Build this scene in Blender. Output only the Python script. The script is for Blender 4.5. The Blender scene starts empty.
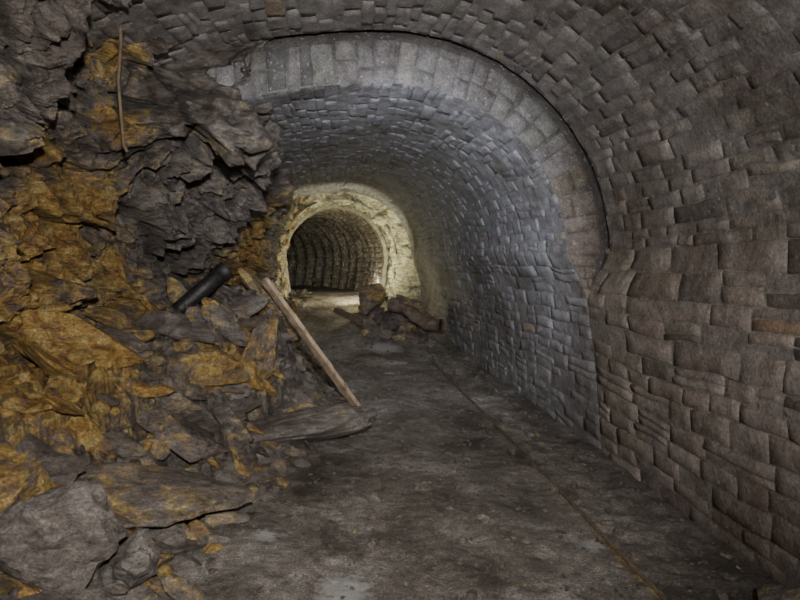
import bpy, bmesh, math, random, bisect
from mathutils import Vector, Matrix, noise, Euler
random.seed(11)
CZ = 1.5   # eye height
V = Vector
def lerp(a,b,t): return a+(b-a)*t
def sm(x):
    x = 0.0 if x<0 else (1.0 if x>1 else x)
    return x*x*(3-2*x)
def interp(x, xs, ys):
    if x<=xs[0]: return ys[0]
    for i in range(1,len(xs)):
        if x<=xs[i]:
            return lerp(ys[i-1],ys[i],(x-xs[i-1])/(xs[i]-xs[i-1]))
    return ys[-1]
R = random.uniform

# ------------------------------------------------------------ materials
def newmat(name):
    m = bpy.data.materials.new(name); m.use_nodes=True
    nt=m.node_tree; nt.nodes.clear()
    out=nt.nodes.new('ShaderNodeOutputMaterial'); b=nt.nodes.new('ShaderNodeBsdfPrincipled')
    nt.links.new(b.outputs[0],out.inputs[0])
    return m,nt,b
def N(nt,t,**kw):
    n=nt.nodes.new(t)
    for k,v in kw.items():
        if k in n.inputs.keys(): n.inputs[k].default_value=v
        else: setattr(n,k,v)
    return n
def tex(nt,scale,detail=6,rough=.6,dist=0,stretch=None):
    g=N(nt,'ShaderNodeNewGeometry'); src=g.outputs['Position']
    if stretch:
        mp=N(nt,'ShaderNodeMapping'); mp.inputs['Scale'].default_value=stretch[0]; mp.inputs['Rotation'].default_value=stretch[1]
        nt.links.new(src,mp.inputs[0]); src=mp.outputs[0]
    n=N(nt,'ShaderNodeTexNoise',Scale=scale,Detail=detail,Roughness=rough,Distortion=dist)
    nt.links.new(src,n.inputs['Vector']); return n.outputs['Fac']
def ramp(nt,fac,stops):
    r=N(nt,'ShaderNodeValToRGB'); e=r.color_ramp.elements
    while len(e)<len(stops): e.new(.5)
    for i,(p,c) in enumerate(stops):
        e[i].position=p; e[i].color=(c,c,c,1) if isinstance(c,(int,float)) else (*c,1)
    nt.links.new(fac,r.inputs[0]); return r.outputs[0]
def mix(nt,fac,a,b,mode='MIX'):
    m=N(nt,'ShaderNodeMix',data_type='RGBA',blend_type=mode)
    for s,v in ((0,fac),(6,a),(7,b)):
        if isinstance(v,(int,float)): m.inputs[s].default_value=v
        elif isinstance(v,tuple): m.inputs[s].default_value=(*v,1)
        else: nt.links.new(v,m.inputs[s])
    return m.outputs[2]
def mth(nt,op,a,b):
    m=N(nt,'ShaderNodeMath',operation=op)
    for s,v in ((0,a),(1,b)):
        if isinstance(v,(int,float)): m.inputs[s].default_value=v
        else: nt.links.new(v,m.inputs[s])
    return m.outputs[0]
def mrange(nt,v,a,b,c=0,d=1):
    k=N(nt,'ShaderNodeMapRange'); k.inputs['From Min'].default_value=a; k.inputs['From Max'].default_value=b
    k.inputs['To Min'].default_value=c; k.inputs['To Max'].default_value=d
    nt.links.new(v,k.inputs[0]); return k.outputs[0]
def attr(nt,name):
    a=N(nt,'ShaderNodeAttribute'); a.attribute_name=name; return a
def bump(nt,b,layers):
    prev=None
    for h,st,d in layers:
        n=N(nt,'ShaderNodeBump',Strength=st,Distance=d); nt.links.new(h,n.inputs['Height'])
        if prev: nt.links.new(prev,n.inputs['Normal'])
        prev=n.outputs[0]
    nt.links.new(prev,b.inputs['Normal'])

def masonry_mat(name):
    m,nt,b=newmat(name)
    col=attr(nt,'Col').outputs['Color']
    n1=tex(nt,8,9,.72,.3); n2=tex(nt,55,6,.78); n3=tex(nt,1.1,5,.68)
    c=mix(nt,1.0,col,ramp(nt,n1,[(.28,.5),(.5,1.0),(.72,1.5)]),'MULTIPLY')
    c=mix(nt,.9,c,ramp(nt,n2,[(.3,.45),(.5,1.0),(.7,1.6)]),'MULTIPLY')
    c=mix(nt,.95,c,ramp(nt,n3,[(.34,(.58,.51,.44)),(.5,(1,.98,.96)),(.68,(1.25,1.22,1.2))]),'MULTIPLY')
    sp=ramp(nt,tex(nt,30,4,.65),[(.61,0.0),(.72,.7)])
    c=mix(nt,sp,c,(.48,.48,.47))
    nt.links.new(c,b.inputs['Base Color'])
    b.inputs['Roughness'].default_value=.68
    b.inputs['Specular IOR Level'].default_value=.45
    bump(nt,b,[(n1,.8,.022),(n2,.8,.009),(tex(nt,200,3,.6),.4,.002)])
    return m
M_stone=masonry_mat('coursed_stone')
M_mortar=masonry_mat('lime_mortar')

def rock_mat(name, gain=1.12):
    m,nt,b=newmat(name)
    at=attr(nt,'Col'); sep=N(nt,'ShaderNodeSeparateColor'); nt.links.new(at.outputs['Color'],sep.inputs[0])
    och=sep.outputs[0]; wh=sep.outputs[1]; dk=sep.outputs[2]
    st=((1,1,2.2),(.5,.35,0))
    n1=tex(nt,2.2,8,.65,.6,st); n2=tex(nt,11,8,.74,.3,st); n3=tex(nt,70,5,.78); n4=tex(nt,6.5,8,.75,1.0)
    grey=ramp(nt,n1,[(.3,(.09*gain,.066*gain,.052*gain)),(.5,(.22*gain,.183*gain,.155*gain)),(.7,(.38*gain,.34*gain,.30*gain))])
    rust=ramp(nt,n4,[(.3,(.10,.05,.022)),(.42,(.36,.175,.05)),(.52,(.57,.355,.095)),(.64,(.70,.54,.24)),(.72,(.45,.42,.33))])
    k=mth(nt,'ADD',mth(nt,'MULTIPLY',och,.55),mth(nt,'MULTIPLY',n1,.9))
    k=mth(nt,'ADD',k,mth(nt,'MULTIPLY',n4,1.5))
    c=mix(nt,mrange(nt,k,1.40,1.64),grey,rust)
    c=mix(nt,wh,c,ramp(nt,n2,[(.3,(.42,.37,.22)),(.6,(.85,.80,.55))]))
    c=mix(nt,.9,c,ramp(nt,n2,[(.3,.3),(.5,1.0),(.68,1.5)]),'MULTIPLY')
    c=mix(nt,.8,c,ramp(nt,n3,[(.3,.35),(.5,1.0),(.7,1.7)]),'MULTIPLY')
    sp=ramp(nt,tex(nt,38,4,.6),[(.64,0.0),(.74,.5)])
    c=mix(nt,sp,c,(.5,.47,.42))
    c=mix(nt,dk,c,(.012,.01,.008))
    nt.links.new(c,b.inputs['Base Color'])
    nt.links.new(ramp(nt,n2,[(.3,.26),(.7,.6)]),b.inputs['Roughness'])
    b.inputs['Specular IOR Level'].default_value=.7
    bump(nt,b,[(n2,1.0,.07),(tex(nt,28,6,.7,.4,st),1.0,.028),(n3,.7,.008)])
    return m
M_rock=rock_mat('stained_rock')

def floor_mat():
    m,nt,b=newmat('muddy_floor')
    at=attr(nt,'Col'); sep=N(nt,'ShaderNodeSeparateColor'); nt.links.new(at.outputs['Color'],sep.inputs[0])
    och,wh,rk=sep.outputs[0],sep.outputs[1],sep.outputs[2]
    n1=tex(nt,1.3,8,.74,.3); n2=tex(nt,14,8,.78); n3=tex(nt,90,5,.85)
    mud=ramp(nt,n1,[(.36,(.10,.08,.064)),(.5,(.265,.23,.195)),(.62,(.44,.395,.35))])
    k=mth(nt,'ADD',mth(nt,'MULTIPLY',och,.8),mth(nt,'MULTIPLY',n2,.6))
    c=mix(nt,mrange(nt,k,.6,1.0),mud,ramp(nt,n2,[(.35,(.16,.11,.055)),(.55,(.42,.31,.13)),(.7,(.52,.44,.26))]))
    c=mix(nt,.9,c,ramp(nt,n2,[(.3,.35),(.5,1.0),(.7,1.6)]),'MULTIPLY')
    c=mix(nt,.95,c,ramp(nt,n3,[(.3,.2),(.5,1.0),(.66,2.2)]),'MULTIPLY')
    w=ramp(nt,mth(nt,'ADD',mth(nt,'MULTIPLY',wh,.6),mth(nt,'MULTIPLY',n2,.6)),[(.64,0.0),(.82,.8)])
    c=mix(nt,w,c,(.66,.64,.62))
    sp=ramp(nt,tex(nt,60,3,.6),[(.62,0.0),(.70,.75)])
    c=mix(nt,sp,c,(.5,.47,.43))
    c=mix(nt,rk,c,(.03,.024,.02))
    nt.links.new(c,b.inputs['Base Color'])
    nt.links.new(ramp(nt,n1,[(.36,.28),(.6,.62)]),b.inputs['Roughness'])
    b.inputs['Specular IOR Level'].default_value=.6
    bump(nt,b,[(n2,.9,.035),(tex(nt,40,6,.78),.9,.018),(n3,.8,.009)])
    return m
M_floor=floor_mat()

def simple_mat(name,c1,c2,scale,rough=.7,metal=0,stretch=None,bd=.01):
    m,nt,b=newmat(name)
    n=tex(nt,scale,7,.7,.4,stretch)
    nt.links.new(ramp(nt,n,[(.3,c1),(.7,c2)]),b.inputs['Base Color'])
    b.inputs['Roughness'].default_value=rough; b.inputs['Metallic'].default_value=metal
    bump(nt,b,[(n,.7,bd),(tex(nt,scale*6,4,.6),.4,bd*.3)])
    return m
M_wood=simple_mat('old_timber',(.16,.1,.06),(.62,.46,.30),18,.8,0,((1,1,.35),(0,.6,0)))
M_darkwood=simple_mat('rotten_timber',(.06,.042,.03),(.26,.19,.14),12,.7)
M_iron=simple_mat('corroded_iron',(.012,.011,.012),(.06,.05,.048),20,.45,.4)
M_rust=simple_mat('rusty_rail_steel',(.07,.05,.032),(.26,.19,.11),18,.8,0)

# ------------------------------------------------------------ mesh helper
class Acc:
    def __init__(s): s.v=[];s.f=[];s.c=[];s.m=[]
    def add(s,v,f,c,mi=0):
        o=len(s.v); s.v+=[tuple(p) for p in v]; s.f+=[tuple(i+o for i in q) for q in f]
        if isinstance(c,list): s.c+=c
        else: s.c+=[c]*len(v)
        s.m+=[mi]*len(f)
    def build(s,name,mats,smooth=True,parent=None):
        me=bpy.data.meshes.new(name); me.from_pydata(s.v,[],s.f)
        a=me.color_attributes.new('Col','FLOAT_COLOR','POINT')
        flat=[]
        for c in s.c: flat+= [c[0],c[1],c[2],1.0]
        a.data.foreach_set('color',flat)
        for m in mats: me.materials.append(m)
        me.polygons.foreach_set('material_index',s.m)
        me.polygons.foreach_set('use_smooth',[smooth]*len(s.f))
        me.update()
        ob=bpy.data.objects.new(name,me); bpy.context.scene.collection.objects.link(ob)
        if parent: ob.parent=parent
        return ob
def gridfaces(nu,nv,flip=False):
    f=[]
    for i in range(nu-1):
        for j in range(nv-1):
            a=i*nv+j;q=(a,a+nv,a+nv+1,a+1)
            f.append(q[::-1] if flip else q)
    return f

# ------------------------------------------------------------ profiles of the vaults (x, z rel. to eye)
def prof(kind,a):
    if kind=='near': W=[(2.13,-1.6),(2.12,-.8),(2.14,-.25),(2.165,.1)]; cx,cz,rx,rz,rl=.34,.1,1.825,1.76,3.2
    elif kind=='ring': W=[(2.15,-1.6),(2.085,-.8),(2.045,-.25),(2.13,.1)]; cx,cz,rx,rz,rl=.34,.1,1.79,1.71,3.1
    elif kind=='far': W=[(2.15,-1.6),(2.08,-.8),(2.0,-.25),(1.85,.1)]; cx,cz,rx,rz,rl=.36,.1,1.49,1.36,2.6
    if a<=1:
        x=a*3; i=min(int(x),2); t=x-i
        p0=W[max(i-1,0)];p1=W[i];p2=W[i+1]
        if i+2<4: p3=W[i+2]
        else: p3=(p2[0]-(.05 if kind!='near' else .01),p2[1]+.35)
        if i==0: p0=(2*p1[0]-p2[0],2*p1[1]-p2[1])
        def cr(k): return .5*((2*p1[k])+(-p0[k]+p2[k])*t+(2*p0[k]-5*p1[k]+4*p2[k]-p3[k])*t*t+(-p0[k]+3*p1[k]-3*p2[k]+p3[k])*t**3)
        return cr(0),cr(1)
    if a<=2:
        th=(a-1)*math.pi/2; return cx+rx*math.cos(th), cz+rz*math.sin(th)
    x=(a-2)*2.2; d=min(x/rl,1)
    return cx-x, cz+rz*math.sqrt(1-d*d)
def table(kind,amax=3,n=400):
    T=[0];P=prof(kind,0)
    for i in range(1,n+1):
        Q=prof(kind,amax*i/n); T.append(T[-1]+math.hypot(Q[0]-P[0],Q[1]-P[1])); P=Q
    return T
TAB={k:table(k) for k in('near','ring','far')}
def at_len(kind,l):
    T=TAB[kind]; l=max(0,min(l,T[-1]-1e-6)); i=bisect.bisect_right(T,l)-1
    return prof(kind,3*(i+(l-T[i])/(T[i+1]-T[i]))/400)
def wallen(kind): return TAB[kind][133]

def S_near(s,t):
    x,z=at_len('near',t)
    if z<.1 and x>1.5:      # the straight wall eases into the far vault's splayed wall
        w=sm((s-3.3)/1.5)*(1-sm((z+.35)/.4))
        x=lerp(x,interp(z,[-1.6,-.8,-.25,.1],[2.15,2.083,2.01,1.88]),w)
    return V((x,s,z+CZ))
def S_far(s,t):
    x,z=at_len('far',t); k=sm((s-8.5)/4.5)
    return V((x-.27*k*(1 if x>.3 else .3),s,z+CZ+.08*k*(z>0)))
RAD=9.5; H0=.06; CX=.0
def path2(s):
    if s<1.0: return V((CX-s*H0,13+s,0)),H0
    th=H0+(s-1.0)/RAD
    return V((CX-H0-RAD*(math.cos(H0)-math.cos(th)),14+RAD*(math.sin(th)-math.sin(H0)),0)),th
HW=1.24;RZ=1.27;RA=1.25
TT=.95*2+RA*math.pi
def S_t2(s,t):
    wl=.95
    g=1.0-.07*sm((s-1.2)/.3)*(.5+.5*math.cos(2*math.pi*s/.5))
    if t<wl: x,z=HW*g-.12*(1-t/wl),-.85+t
    else:
        th=min((t-wl)/RA,math.pi)
        x,z=HW*g*math.cos(th),.1+RZ*g*math.sin(th)
        if th>=math.pi: z=.1-(t-wl-RA*math.pi); x=-HW*g+.12*((.1-z)/wl)
    c,h=path2(s)
    return V((c.x+x*math.cos(h),c.y+x*math.sin(h),z+CZ))
def normal(S,s,t,sgn):
    e=.02
    n=(S(s+e,t)-S(s-e,t)).cross(S(s,t+e)-S(s,t-e))
    n.normalize(); return n*sgn
def warp(s,t):
    return t+.06*noise.noise(V((s*.9,t*1.3,3)))+.022*noise.noise(V((s*4,t*4,9)))

EK=.82;EO=-.010
def stone(acc,S,s0,s1,t0,t1,col,sgn,gap=.0015,relief=.008,rough=.006,W=warp):
    L=s1-s0;H=t1-t0
    if L<.03 or H<.02: return
    e=min(.008/L,.2);g=min(.008/H,.22)
    us=[0,e,.3,.55,.8,1-e,1];vs=[0,g,.5,1-g,1]
    j=[(R(-.012,.012),R(-.006,.006)) for _ in range(4)]
    base=R(-.004,relief);tu=R(-.5,.5)*relief;tv=R(-.5,.5)*relief
    if random.random()<.06: base-=.014
    verts=[];cols=[]
    for iu,u in enumerate(us):
        for iv,v in enumerate(vs):
            js=lerp(lerp(j[0][0],j[1][0],u),lerp(j[2][0],j[3][0],u),v)
            jt=lerp(lerp(j[0][1],j[1][1],u),lerp(j[2][1],j[3][1],u),v)
            s=s0+gap+(L-2*gap)*u+js; t=t0+gap+(H-2*gap)*v+jt
            t=W(s,t); p=S(s,t); n=normal(S,s,t,sgn)
            edge=iu in(0,6) or iv in(0,4)
            o=EO if edge else base+tu*(u-.5)*2+tv*(v-.5)*2+rough*noise.noise(p*14)
            verts.append(p+n*o); k=EK if edge else 1
            cols.append((col[0]*k,col[1]*k,col[2]*k))
    acc.add(verts,gridfaces(7,5,sgn<0),cols,0)
def courses(acc,S,s0,s1,t0,t1,colfn,sgn,ch=(.085,.15),ln=(.16,.48),relief=.008,rough=.006):
    t=t0;
    while t<t1-.02:
        h=min(R(*ch),t1-t); s=s0-R(0,.15) if s0<4 else s0
        while s<s1-.02:
            L=min(R(*ln)*(1.25 if h>.12 else 1),s1-s)
            if s1-s-L<.08: L=s1-s
            if random.random()<.25 and h>.1:
                k=R(.35,.65)
                stone(acc,S,s,s+L,t,t+h*k,colfn(s,t),sgn,relief=relief,rough=rough); stone(acc,S,s,s+L,t+h*k,t+h,colfn(s,t),sgn,relief=relief,rough=rough)
            else: stone(acc,S,s,s+L,t,t+h,colfn(s,t),sgn,relief=relief,rough=rough)
            s+=L
        t+=h
def backing(acc,S,s0,s1,t0,t1,col,sgn,off=-.004,res=.045):
    nu=int((s1-s0)/res)+2;nv=int((t1-t0)/res)+2;vs=[]
    for i in range(nu):
        for j in range(nv):
            s=lerp(s0,s1,i/(nu-1));t=lerp(t0,t1,j/(nv-1));p=S(s,t)
            vs.append(p+normal(S,s,t,sgn)*(off+.010*noise.noise(p*9)))
    acc.add(vs,gridfaces(nu,nv,sgn<0),col,1)
def tint(base,var=.25,och=.01,dark=.05):
    k=1+R(-var,var)
    if random.random()<dark: k*=.65
    c=[base[i]*k*(1+R(-.03,.03)) for i in range(3)]
    if random.random()<och: c=[c[0]*1.2,c[1]*1.05,c[2]*.8]
    return tuple(c)
def col_near(s,t):
    f=sm((t-1.2)/1.8)
    b=[lerp(a,c,f) for a,c in zip((.275,.235,.205),(.25,.232,.222))]
    return tint(b,.12)
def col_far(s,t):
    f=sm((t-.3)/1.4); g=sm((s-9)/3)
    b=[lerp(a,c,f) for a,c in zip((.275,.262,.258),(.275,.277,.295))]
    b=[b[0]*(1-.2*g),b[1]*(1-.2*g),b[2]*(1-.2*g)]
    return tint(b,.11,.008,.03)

SG=-1
wl_n=wallen('near'); wl_f=wallen('far')
wall=Acc(); ceil=Acc()
courses(wall,S_near,-1.2,4.86,0,wl_n,col_near,SG,ch=(.085,.17),ln=(.18,.5))
backing(wall,S_near,-1.2,4.86,0,wl_n+.02,(.25,.22,.2),SG)
TN=TAB['near'][-1]; TF=TAB['far'][-1]
courses(ceil,S_near,-1.2,4.79,wl_n,TN-.05,col_near,SG,ch=(.065,.135),ln=(.16,.44))
backing(ceil,S_near,-1.2,4.79,wl_n,TN,(.23,.215,.205),SG)
EK=.88;EO=-.007
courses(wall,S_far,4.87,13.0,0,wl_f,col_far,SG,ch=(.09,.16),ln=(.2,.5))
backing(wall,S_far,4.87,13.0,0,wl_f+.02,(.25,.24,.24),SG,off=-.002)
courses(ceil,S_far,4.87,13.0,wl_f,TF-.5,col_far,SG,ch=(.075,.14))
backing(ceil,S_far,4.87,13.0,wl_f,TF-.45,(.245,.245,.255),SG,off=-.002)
EK=.78;EO=-.012
wall.build('wall_right',[M_stone,M_mortar])
ceil.build('ceiling',[M_stone,M_mortar])

# arch ring of voussoirs standing at the step between both vaults
ring=Acc()
def RS(s,t):
    a=prof('far',s);b=prof('ring',s); return V((lerp(a[0],b[0],t),4.86,lerp(a[1],b[1],t)+CZ))
a=.5
while a<2.62:
    x0,z0=prof('far',a);x1,z1=prof('far',a+.01); dl=math.hypot(x1-x0,z1-z0)/.01
    w=(R(.10,.19) if a>1.05 else R(.08,.13))/dl
    cb=(.17,.162,.158) if a>1.25 else (.18,.15,.128)
    c=tint(cb,.15,.05,.06)
    yel=1.40<a<1.47
    if yel: c=(.30,.245,.13)
    split=1.0 if (random.random()<.45 or yel) else R(.35,.65)
    parts=[(0,1)] if split==1 else [(0,split),(split,1)]
    tw=R(-.015,.015)
    for (r0,r1) in parts:
        us=[0,.06,.35,.65,.94,1];vs=[0,.05,.35,.65,.95,1];vv=[];cc=[]
        b0=R(.0,.014);tl=R(-.006,.006);jj=R(-.02,.02)
        for iu,u in enumerate(us):
            for iv,v in enumerate(vs):
                rr=r0+(r1-r0)*(.01+.98*v)
                p=RS(a+w*(.010+.98*u)+tw*rr+.006*noise.noise(V((a*9+u,rr*4,0))),rr+(jj*(v if r1==1 else 0)))
                edge=iu in(0,5) or iv in(0,5)
                p.y+= .10 if edge and (iv==0 and r0==0) else (.010 if edge else -b0-tl*(u-.5)*2-.008*noise.noise(p*13))
                vv.append(p);k=.75 if edge else 1;cc.append(tuple(q*k for q in c))
        ring.add(vv,gridfaces(6,6),cc,0)
    a+=w
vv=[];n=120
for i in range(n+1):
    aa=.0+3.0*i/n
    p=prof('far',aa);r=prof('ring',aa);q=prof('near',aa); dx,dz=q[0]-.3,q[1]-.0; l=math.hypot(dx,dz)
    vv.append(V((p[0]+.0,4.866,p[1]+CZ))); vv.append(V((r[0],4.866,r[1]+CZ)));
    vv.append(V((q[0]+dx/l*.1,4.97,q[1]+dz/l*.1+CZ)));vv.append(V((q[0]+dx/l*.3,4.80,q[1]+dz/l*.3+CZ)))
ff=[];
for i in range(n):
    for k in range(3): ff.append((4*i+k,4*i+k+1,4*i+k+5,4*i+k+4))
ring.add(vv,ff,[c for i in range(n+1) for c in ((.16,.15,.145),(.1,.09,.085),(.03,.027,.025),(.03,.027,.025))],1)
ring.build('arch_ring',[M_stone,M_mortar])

# ------------------------------------------------------------ rock shaping
def facet(p,scale,seed,rot=(.5,.35,.2),st=(1,1,1.7),wd=.2):
    q=Euler(rot).to_matrix()@p
    w=noise.noise_vector(q*scale*.8+V((seed,0,0)))*.35
    q=V((q.x*st[0],q.y*st[1],q.z*st[2]))*scale+V((seed*3.1,seed*1.7,seed))+w
    d,pts=noise.voronoi(q)
    def val(c):
        h=noise.cell_vector(c*13.7+V((seed,seed,seed)))-V((.5,.5,.5))
        return h.x+ (q-c).dot(V((h.y,h.z,h.x)))*1.6
    ed=d[1]-d[0]; o=val(pts[0])
    if ed<wd:
        k=.5+.5*sm(ed/wd); o=o*k+val(pts[1])*(1-k)
    return o, (1-min(ed/.08,1))
def rockdisp(p,A=(.26,.11,.04),seed=1):
    o=0;cr=0
    for a,s,k in zip(A,(1.25,3.2,8.5),(1,2,3)):
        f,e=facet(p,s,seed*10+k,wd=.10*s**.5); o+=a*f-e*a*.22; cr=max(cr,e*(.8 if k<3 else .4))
    o+=.045*noise.fractal(p*6,.9,2,5)
    return o,cr

ROWS=[
(-1.2,[(-2.3,-1.5),(-2.4,-.8),(-2.4,-.1),(-2.3,.5),(-2.1,1.0),(-1.85,1.4),(-1.3,1.85)]),
(2.5,[(-2.3,-1.5),(-2.35,-.5),(-2.3,0),(-2.2,.5),(-2.0,.95),(-1.75,1.3),(-1.25,1.85)]),
(3.8,[(-2.3,-1.5),(-2.25,-.6),(-2.15,0),(-2.1,.5),(-1.95,.95),(-1.7,1.3),(-1.22,1.85)]),
(4.45,[(-2.2,-1.5),(-2.1,-.5),(-2.05,0),(-1.95,.45),(-1.75,.85),(-1.5,1.25),(-1.1,1.85)]),
(4.75,[(-2.2,-1.5),(-2.1,-.5),(-2.0,0),(-1.75,.45),(-1.2,.85),(-.74,1.1),(-.52,1.95)]),
(5.4,[(-2.1,-1.5),(-2.0,-.5),(-1.85,0),(-1.6,.4),(-1.15,.8),(-.75,1.05),(-.62,1.7)]),
(7.0,[(-1.9,-1.5),(-1.8,-.5),(-1.6,0),(-1.35,.45),(-1.1,.8),(-.82,1.1),(-.66,1.65)]),
(9.0,[(-1.6,-1.5),(-1.4,-.5),(-1.2,0),(-1.1,.4),(-1.0,.7),(-.87,1.0),(-.72,1.65)]),
(11.0,[(-1.3,-1.5),(-1.2,-.6),(-1.12,0),(-1.08,.4),(-1.0,.7),(-.92,1.0),(-.72,1.65)]),
(13.3,[(-1.5,-1.5),(-1.4,-.6),(-1.3,0),(-1.25,.4),(-1.15,.7),(-1.0,1.0),(-.75,1.75)])]
def rockbase(y,v):
    for i in range(1,len(ROWS)):
        if y<=ROWS[i][0] or i==len(ROWS)-1:
            a,b=ROWS[i-1],ROWS[i]; t=(y-a[0])/(b[0]-a[0]); break
    f=v*6; j=min(int(f),5); u=f-j
    def pt(r): return V((lerp(r[j][0],r[j+1][0],u),0,lerp(r[j][1],r[j+1][1],u)))
    p=pt(a[1]).lerp(pt(b[1]),t); p.y=y; p.z+=CZ
    return p
OCH=[((-2.0,4.4,1.7),.6,1.0),((-2.0,3.9,2.15),.3,.9),((-2.1,3.9,1.4),.5,.9),((-1.5,4.1,2.9),.3,.8),((-1.95,5.2,1.3),.45,.8),((-1.6,4.4,2.5),.25,.7),
     ((-1.1,8.5,1.4),1.0,1.1),((-1.1,11,1.6),1.2,1.4),((-1.9,3.9,.8),.65,1.1),((-.85,5.4,.6),.35,.9),((-1.0,5.1,.7),.25,.8),((-1.45,4.2,.3),.25,1.0),
     ((-1.5,2.8,.4),.35,.9),((-1.0,4.8,2.4),.3,.3)]
def ochre(p):
    o=0
    for c,r,k in OCH:
        d2=(p-V(c)).length_squared/(r*r)
        if d2<6: o=max(o,k*math.exp(-d2))
    return min(1.2,o+.12)
rk=Acc()
ys=[];y=-1.2
while y<13.3:
    ys.append(y); y+= .05 if y<2.2 else (.0135 if y<6 else (.022 if y<9 else .035))
nv=270; vv=[];cc=[]
base=[[rockbase(y,.0+j/(nv-1)) for j in range(nv)] for y in ys]
for i,y in enumerate(ys):
    for j in range(nv):
        p=base[i][j]
        i0,i1=max(i-6,0),min(i+6,len(ys)-1);j0,j1=max(j-6,0),min(j+6,nv-1)
        n=(base[i1][j]-base[i0][j]).cross(base[i][j1]-base[i][j0])
        n.normalize()
        if n.x<0: n=-n
        far=sm((y-7)/4)
        o,cr=rockdisp(p,(.36-.20*far,.17-.08*far,.055))
        top=sm((j/(nv-1)-.86)/.14)
        q=p+n*(o*(1-.5*top)-.02)
        vv.append(q); cc.append((ochre(q),.6*sm((y-8.5)/2.5),cr*.85))  # far end whitened: lamplight on the rock put into its colour
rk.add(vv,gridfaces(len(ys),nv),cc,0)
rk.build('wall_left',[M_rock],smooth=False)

# ------------------------------------------------------------ floor with debris slope
def rise(x,y): return .78*sm((y-8.8)/4.2)*(1-.45*sm((x-.7)/1.0))
def slope(x,y):
    xt=interp(y,[0,2.6,3.8,5.0,5.6,6.4,7.5,9,13],[-.85,-.85,-.75,-.3,-.08,-.02,-.3,-.5,-.55])
    H=interp(y,[0,2.6,3.5,5,6,7,8.5,10,13],[.4,.45,.78,.98,1.1,1.2,1.1,.95,.9])
    W=interp(y,[0,4,6,8,13],[1.2,1.2,.9,.8,.8])
    d=xt+.12*noise.noise(V((y*1.7,x*1.3,5)))-x
    return H*sm(d/W), sm(d/.35)
def ground(x,y,detail=True):
    h,m=slope(x,y); r=rise(x,y); z=max(h,r)
    p=V((x,y,z))
    cr=0
    z+=.022*noise.noise(V((x*1.2,y*1.2,0)))+.012*noise.noise(V((x*5,y*5,2)))
    if x>1.47: z-=.035*sm((x-1.47)/.04)-.02*noise.noise(V((x*9,y*9,4)))
    if m>0 and detail:
        o=0
        for a,s,k in((.18,1.7,5),(.09,4.2,6),(.035,10,7)):
            f,e=facet(p,s,k,(.3,.9,.4),wd=.3); o+=a*f-e*a*.3; cr=max(cr,e*.7*m)
        z+=m*o
    if m<.6: z+=.008*noise.fractal(p*9,1,2,5)
    return z,m,cr
fl=Acc(); ys=[];y=.3
while y<14.6:
    ys.append(y); y+= .014+.0016*max(0,y-4)
xs=[];x=-2.6
while x<2.25: xs.append(x); x+=.0155
vv=[];cc=[]
WH=[((.02,2.75),.2),((.15,2.6),.12),((-.05,5.9),.22),((.2,5.6),.15),((.75,9.8),.45),((.9,9.0),.25),((.7,8.2),.12),((1.35,3.2),.1),((-.4,3.3),.12)]
for y in ys:
    for x in xs:
        z,m,cr=ground(x,y); p=V((x,y,z)); o=ochre(p)*m
        if abs(x-1.45)<.03: o=max(o,.3*(1+.9*noise.noise(V((0,y*3,0))))+.6*math.exp(-((y-2.95)/.3)**2))
        w=0
        for c,r in WH:
            w=max(w,math.exp(-((x-c[0])**2+(y-c[1])**2)/(r*r)))
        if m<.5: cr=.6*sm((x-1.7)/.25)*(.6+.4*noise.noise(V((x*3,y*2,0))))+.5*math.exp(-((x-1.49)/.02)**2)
        vv.append(p);cc.append((o,w,cr))
nF=len(ys);nx=len(xs)
fl.add(vv,gridfaces(nF,nx,True),cc,0)
mm=[slope(v[0],v[1])[1] for v in vv]
k=0
for i in range(nF-1):
    for j in range(nx-1):
        if mm[i*nx+j]>.5: fl.m[k]=1
        k+=1
for i,c in enumerate(fl.c):
    if mm[i]>.5: fl.c[i]=(c[0],0.0,c[2])
fl.build('floor',[M_floor,M_rock],smooth=True)

# ------------------------------------------------------------ boulders
def rock(acc,c,r,rot=(0,0,0),seed=0,sub=4,och=0.0,nplanes=16,rough=.09):
    rnd=random.Random(seed)
    bm=bmesh.new(); bmesh.ops.create_icosphere(bm,subdivisions=sub,radius=1)
    pl=[]
    for _ in range(nplanes):
        n=V((rnd.gauss(0,1),rnd.gauss(0,1),rnd.gauss(0,1))).normalized(); pl.append((n,rnd.uniform(.42,.8)))
    M=Euler(rot).to_matrix(); vs=[];cs=[]
    for v in bm.verts:
        p=v.co.copy()
        for _ in range(2):
            for n,d in pl:
                k=p.dot(n)-d
                if k>0: p-=n*k
        p*=1.35
        sd=V((seed*1.3,seed*.7,0))
        p+=p.normalized()*(rough*noise.fractal(p*2.2+sd,1,2,4)+rough*.8*facet(p,3.0,seed%17)[0])
        q=M@V((p.x*r[0],p.y*r[1],p.z*r[2]))+V(c)
        vs.append(q);cs.append((min(1,och+.4*noise.noise(q*3)),0.0,0.0))
    fs=[tuple(v.index for v in f.verts) for f in bm.faces]; bm.free()
    acc.add(vs,fs,cs,0)
def boulder(name,*a,**k):
    A=Acc(); rock(A,*a,**k); return A.build(name,[M_rock],smooth=False)
boulder('boulder',(-1.2,2.62,.32),(.27,.25,.21),(0,.1,.3),seed=3,sub=5,och=-.2)
boulder('boulder',(-.9,2.66,.17),(.11,.11,.12),(0,.2,1),seed=4,och=-.2)
boulder('boulder',(-1.55,2.85,.42),(.2,.2,.22),(0,.1,.6),seed=5,och=.6)
boulder('boulder',(-1.26,4.45,.42),(.20,.24,.48),(.15,-.45,.3),seed=8,sub=5,och=.4)
boulder('boulder',(-1.05,4.85,.66),(.32,.28,.26),(.2,.5,.5),seed=9,sub=5,och=.6)
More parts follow.
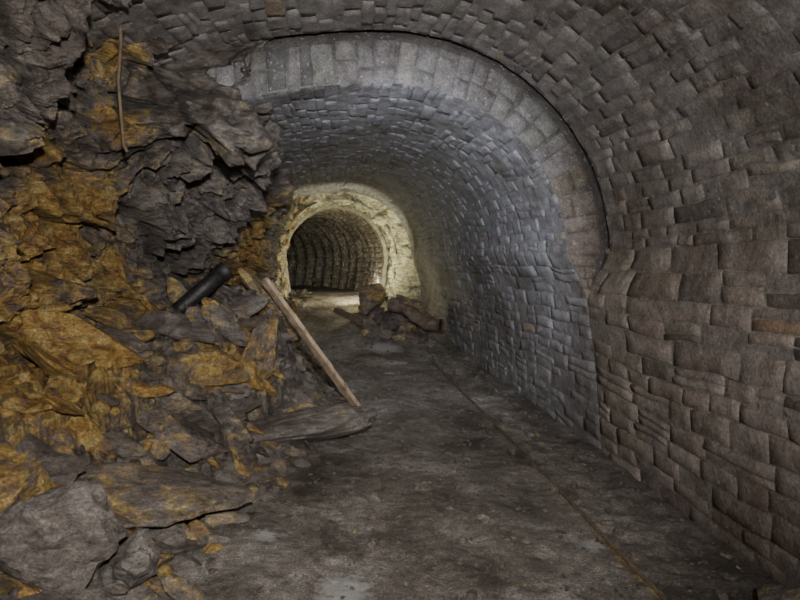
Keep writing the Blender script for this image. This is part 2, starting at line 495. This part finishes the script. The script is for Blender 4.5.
boulder('boulder',(-.78,5.35,.55),(.2,.28,.44),(.0,.5,.2),seed=12,sub=5,och=.7)
boulder('boulder',(-.76,6.45,.98),(.22,.28,.32),(.1,.2,.9),seed=14,sub=5,och=.6)
boulder('boulder',(-.40,6.05,.2),(.15,.15,.17),(.1,.4,.9),seed=17,sub=4,och=.2)
boulder('boulder',(.66,11.3,.84),(.28,.28,.36),(.2,.2,.4),seed=15,och=.4)
boulder('boulder',(1.22,11.0,.64),(.36,.25,.24),(0,.3,-.2),seed=16,och=.4)
boulder('rock_slab',(-.6,4.85,.13),(.70,.2,.13),(.1,-.12,.18),seed=21,sub=5,och=.0)
boulder('rock_slab',(-1.3,3.35,.22),(.62,.42,.15),(.1,.12,.1),seed=22,sub=5,och=.35)
boulder('rock_slab',(-1.05,2.25,.14),(.42,.25,.09),(.0,.05,.1),seed=23,sub=5,och=-.1)
boulder('rock_slab',(-1.78,4.8,.86),(.32,.3,.13),(.1,.1,.4),seed=24,och=-.1)
boulder('rock_slab',(-1.15,5.55,.95),(.42,.3,.10),(.3,-.5,.5),seed=31,sub=5,och=.2)
boulder('rock_slab',(-1.0,4.1,.3),(.35,.2,.09),(.3,.5,.3),seed=33,sub=5,och=.3)
boulder('rock_slab',(1.92,2.5,.06),(.12,.14,.12),(.0,.1,.4),seed=25,och=.3)
rb=Acc(); random.seed(5); cnt=0
while cnt<800:
    y=R(2.3,9.5); x=R(-2.0,.35)
    h,m=slope(x,y)
    if m<.02 and (slope(x-.3,y)[1]<.05 or random.random()<.6): continue
    s=R(.02,.06)*(1 if random.random()<.6 else R(1.4,3))
    if 4.2<y<6.6 and m>.5 and random.random()<.25: s*=1.5
    if m<.3: s=min(s,.06)
    if y>5.7 and y<6.6 and x>-.7: s=min(s,.05)
    z=ground(x,y)[0]
    rock(rb,(x,y,z+s*.2),(s*R(1,2.1),s*R(.8,1.4),s*R(.35,.75)),(R(-.5,.5),R(-.2,.9),R(-.6,.9)),seed=100+cnt,sub=3 if s>.08 else 2,och=ochre(V((x,y,z)))*.9+R(-.2,.6) ,nplanes=10)
    cnt+=1
for i in range(70):
    x=R(.45,1.7);y=R(10.2,11.8); s=R(.04,.12); z=ground(x,y)[0]
    rock(rb,(x,y,z+s*.4+.05*random.random()),(s*R(.9,1.4),s,s*R(.6,1)),(R(-.5,.5),R(-.5,.5),R(0,6)),seed=900+i,sub=3,och=R(-.0,.6),nplanes=9)
rb.build('rubble_pile',[M_rock],smooth=False)
gr=Acc()
for i in range(3000):
    if i<1000: x=R(1.5,2.06);y=2.2+8*random.random()**1.3
    else: x=R(-.8,1.5);y=2.0+8*random.random()**1.2
    if slope(x,y)[1]>.6: continue
    s=R(.004,.012)*(1 if random.random()<.9 else 2.4); z=ground(x,y)[0]
    rock(gr,(x,y,z+s*.3),(s*R(1,1.6),s,s*R(.5,.9)),(R(-.4,.4),R(-.4,.4),R(0,6)),seed=3000+i,sub=1,och=R(-.2,.3),nplanes=6)
gr.build('floor_gravel',[M_rock],smooth=False)

# ------------------------------------------------------------ timber, pipe, rail, rod
def beam(name,a,b,w,h,mat,seg=24,roll=0,warp_=.008,parent=None):
    a=V(a);b=V(b);d=(b-a);L=d.length;d.normalize()
    up=V((0,0,1)) if abs(d.z)<.95 else V((0,1,0))
    sx=d.cross(up).normalized();sy=sx.cross(d).normalized()
    q=Matrix.Rotation(roll,3,d);sx=q@sx;sy=q@sy
    prof_=[(-.5,-.4),(-.42,-.5),(0,-.5),(.42,-.5),(.5,-.4),(.5,0),(.5,.4),(.42,.5),(0,.5),(-.42,.5),(-.5,.4),(-.5,0)]
    n=len(prof_);vs=[]
    for i in range(seg+1):
        t=i/seg;c=a+d*L*t+sx*warp_*math.sin(t*5)+sy*warp_*math.sin(t*3.1)
        k=1-.12*(i in(0,seg))
        for x,z in prof_:
            p=c+sx*x*w*k+sy*z*h*k; p+=sx*.10*w*noise.noise(p*9)+sy*.15*h*noise.noise(p*11+V((3,3,3)))
            if i in (0,seg): p+=d*.06*noise.noise(p*40)
            vs.append(p)
    fs=[]
    for i in range(seg):
        for j in range(n):
            k=(j+1)%n; fs.append((i*n+j,i*n+k,(i+1)*n+k,(i+1)*n+j))
    fs.append(tuple(range(n))[::-1]);fs.append(tuple(seg*n+j for j in range(n)))
    A=Acc();A.add(vs,fs,(.5,.5,.5),0);return A.build(name,[mat],smooth=False,parent=parent)
beam('wooden_plank',(.20,6.25,.0),(-.73,5.93,1.33),.12,.045,M_wood,seg=40,roll=.35)
beam('rotten_beam',(-.05,10.9,.66),(.4,10.3,.47),.11,.09,M_darkwood,seg=12)
beam('buried_rail',(1.455,1.6,-.024),(1.43,9.4,.0),.018,.04,M_rust,seg=200,warp_=.012)

def tube(name,pts,r,mat,rin=None,n=28,wob=0):
    A=Acc();vs=[];P=[V(p) for p in pts];m=len(P)
    prev=None;frames=[]
    for i in range(m):
        d=(P[min(i+1,m-1)]-P[max(i-1,0)]).normalized()
        u=(prev if prev else V((.3,1,.2)));u=(u-d*u.dot(d)).normalized();prev=u;frames.append((d,u,d.cross(u)))
    def ringv(i,rr): 
        d,u,w=frames[i];o=[]
        for k in range(n):
            v=(u*math.cos(2*math.pi*k/n)+w*math.sin(2*math.pi*k/n)); q=P[i]+v*rr
            if wob: q+=v*wob*noise.noise(q*7)
            o.append(q)
        return o
    rr=r if isinstance(r,list) else [r]*m
    for i in range(m): vs+=ringv(i,rr[i])
    loops=m
    if rin:
        for i in reversed(range(m)): vs+=ringv(i,rin); 
        loops=2*m
    fs=[]
    for i in range(loops-1 if not rin else loops):
        i2=(i+1)%loops
        for k in range(n):
            k2=(k+1)%n;fs.append((i*n+k,i*n+k2,i2*n+k2,i2*n+k))
    if not rin:
        fs.append(tuple(range(n)));fs.append(tuple((m-1)*n+k for k in range(n))[::-1])
    A.add(vs,fs,(.5,.5,.5),0);return A.build(name,[mat],smooth=True)
a=V((-1.50,5.6,1.05));b=V((-1.05,5.72,1.45));ps=[];rs=[]
for t,r in((0,.08),(.08,.08),(.5,.08),(.85,.08),(.86,.092),(.99,.092),(1,.088)):
    ps.append(a.lerp(b,t));rs.append(r)
tube('iron_pipe',ps,rs,M_iron,rin=.066)
tube('hanging_rod',[(-1.45,4.0,3.12),(-1.44,3.98,2.95),(-1.45,3.96,2.7),(-1.43,3.96,2.45),(-1.42,3.98,2.28),(-1.40,3.99,2.24)],.011,M_rust,n=10)
ps=[V((.92,10.75,.76)).lerp(V((1.76,10.15,.42)),i/14)+V((0,0,.04*math.sin(i*.5))) for i in range(15)]
tube('fallen_log',ps,[.11+.012*math.sin(i*1.3) for i in range(15)],M_darkwood,n=24,wob=.06)

# ------------------------------------------------------------ far portal and winding tunnel beyond
po=Acc(); n=150;m=26;vv=[];cc=[]
def hole(a): return S_t2(0,a*TT)
def outer(a):
    if a<.25: t=a/.25; return V((1.95,13,lerp(.3,CZ+.1,t)))
    if a<.75: th=(a-.25)/.5*math.pi; return V((.2+1.78*math.cos(th),13,CZ+.1+1.65*math.sin(th)))
    t=(a-.75)/.25; return V((-1.68,13,lerp(CZ+.1,.3,t)))
for i in range(n+1):
    hc=hole(i/n); inw=(V((0,hc.y,CZ))-hc).normalized(); jag=.02+.26*abs(noise.noise(V((i*.09,3,1))))+.08*abs(noise.noise(V((i*.4,3,1))))
    for j in range(m+1):
        k=j/m
        p=outer(i/n).lerp(hc+inw*jag,k)
        f,e=facet(p,2.6,31);o=.2*f+.08*noise.fractal(p*6,1,2,3)
        d=.12*k*(1-k)*4
        q=V((p.x+d*noise.noise(p*3),p.y-o*(1-.6*k)-.12*(1-.6*k),p.z+d*noise.noise(p*3+V((7,0,0)))))
        vv.append(q)
        cc.append((.9 if p.x<.2 else .15,.4 if p.x<-.6 else .95,e*.35))
    q=hc-inw*.05; vv.append(V((q.x,13.25,q.z))); cc.append((.3,.6,0))
po.add(vv,gridfaces(n+1,m+2),cc,0)
po.build('wall_back',[M_rock],smooth=False)
tn=Acc()
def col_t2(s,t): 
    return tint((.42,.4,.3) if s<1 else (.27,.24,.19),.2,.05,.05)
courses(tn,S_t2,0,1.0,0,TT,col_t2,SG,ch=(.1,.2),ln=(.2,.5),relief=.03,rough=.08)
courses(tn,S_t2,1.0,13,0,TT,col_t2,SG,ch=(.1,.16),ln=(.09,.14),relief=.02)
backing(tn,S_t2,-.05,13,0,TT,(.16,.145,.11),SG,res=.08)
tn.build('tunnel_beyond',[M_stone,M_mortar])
rg=Acc()
def rib(s0,s1,dep,col):
    m=90;vv=[]
    for s,d in((s0,0),(s0,dep),(s1,dep),(s1,0)):
        for i in range(m+1):
            t=TT*i/m;p=S_t2(s,t);vv.append(p+normal(S_t2,s,t,SG)*(d+.03*noise.noise(p*5)))
    rg.add(vv,gridfaces(4,m+1),col,0)
rib(.95,1.2,.1,(.40,.38,.3))
rg.build('tunnel_rib',[M_stone],smooth=False)
A=Acc();vv=[];cc=[]
for i in range(60):
    for j in range(16):
        c,h=path2(-.1+13.1*i/59);x=-1.25+2.5*j/15
        vv.append(V((c.x+x*math.cos(h),c.y+x*math.sin(h)-(.1 if i==0 else 0),.76+.05*noise.noise(V((i*.4,j*.4,0))))));cc.append((.1,.0,.5))
A.add(vv,gridfaces(60,16),cc,0);A.build('tunnel_floor',[M_floor])

# ------------------------------------------------------------ lights
def spot(name,loc,target,e,col,ang,blend=1,size=.08):
    l=bpy.data.lights.new(name,'SPOT');l.energy=e;l.color=col;l.spot_size=math.radians(ang);l.spot_blend=blend;l.shadow_soft_size=size
    o=bpy.data.objects.new(name,l);o.location=loc;o.rotation_euler=(V(target)-V(loc)).to_track_quat('-Z','Y').to_euler();bpy.context.scene.collection.objects.link(o)
def point(name,loc,e,col,size=.05):
    l=bpy.data.lights.new(name,'POINT');l.energy=e;l.color=col;l.shadow_soft_size=size
    o=bpy.data.objects.new(name,l);o.location=loc;bpy.context.scene.collection.objects.link(o)
spot('camera_flash',(.15,-.4,2.0),(-.25,6,1.3),800,(1,.98,.955),98,1)
spot('torch',(-.1,.2,2.2),(.55,8,1.7),560,(.84,.90,1),50,1,.05)
spot('side_fill',(.0,3.7,2.3),(1.5,7.8,1.8),165,(.82,.87,1),95,1,.05)  # unseen fill, added to brighten the far vault's right wall
spot('tunnel_lamp',(.66,11.75,1.0),(-.3,13.3,2.0),170,(1,.95,.64),150,.6,.03)
point('lantern',(.62,11.72,.98),13,(1,.93,.55),.02)
point('tunnel_lamp_far',(.85,14.7,1.0),12,(1,.94,.78),.03)
w=bpy.data.worlds.new('dark');bpy.context.scene.world=w;w.use_nodes=True
w.node_tree.nodes['Background'].inputs[0].default_value=(.5,.55,.6,1);w.node_tree.nodes['Background'].inputs[1].default_value=.01

cam=bpy.data.cameras.new('camera');co=bpy.data.objects.new('camera',cam);bpy.context.scene.collection.objects.link(co)
co.location=(0,0,CZ);co.rotation_euler=(math.pi/2,0,0);cam.sensor_width=36;cam.lens=27;cam.shift_x=.0775;cam.shift_y=-.046
cam.clip_start=.05
bpy.context.scene.camera=co
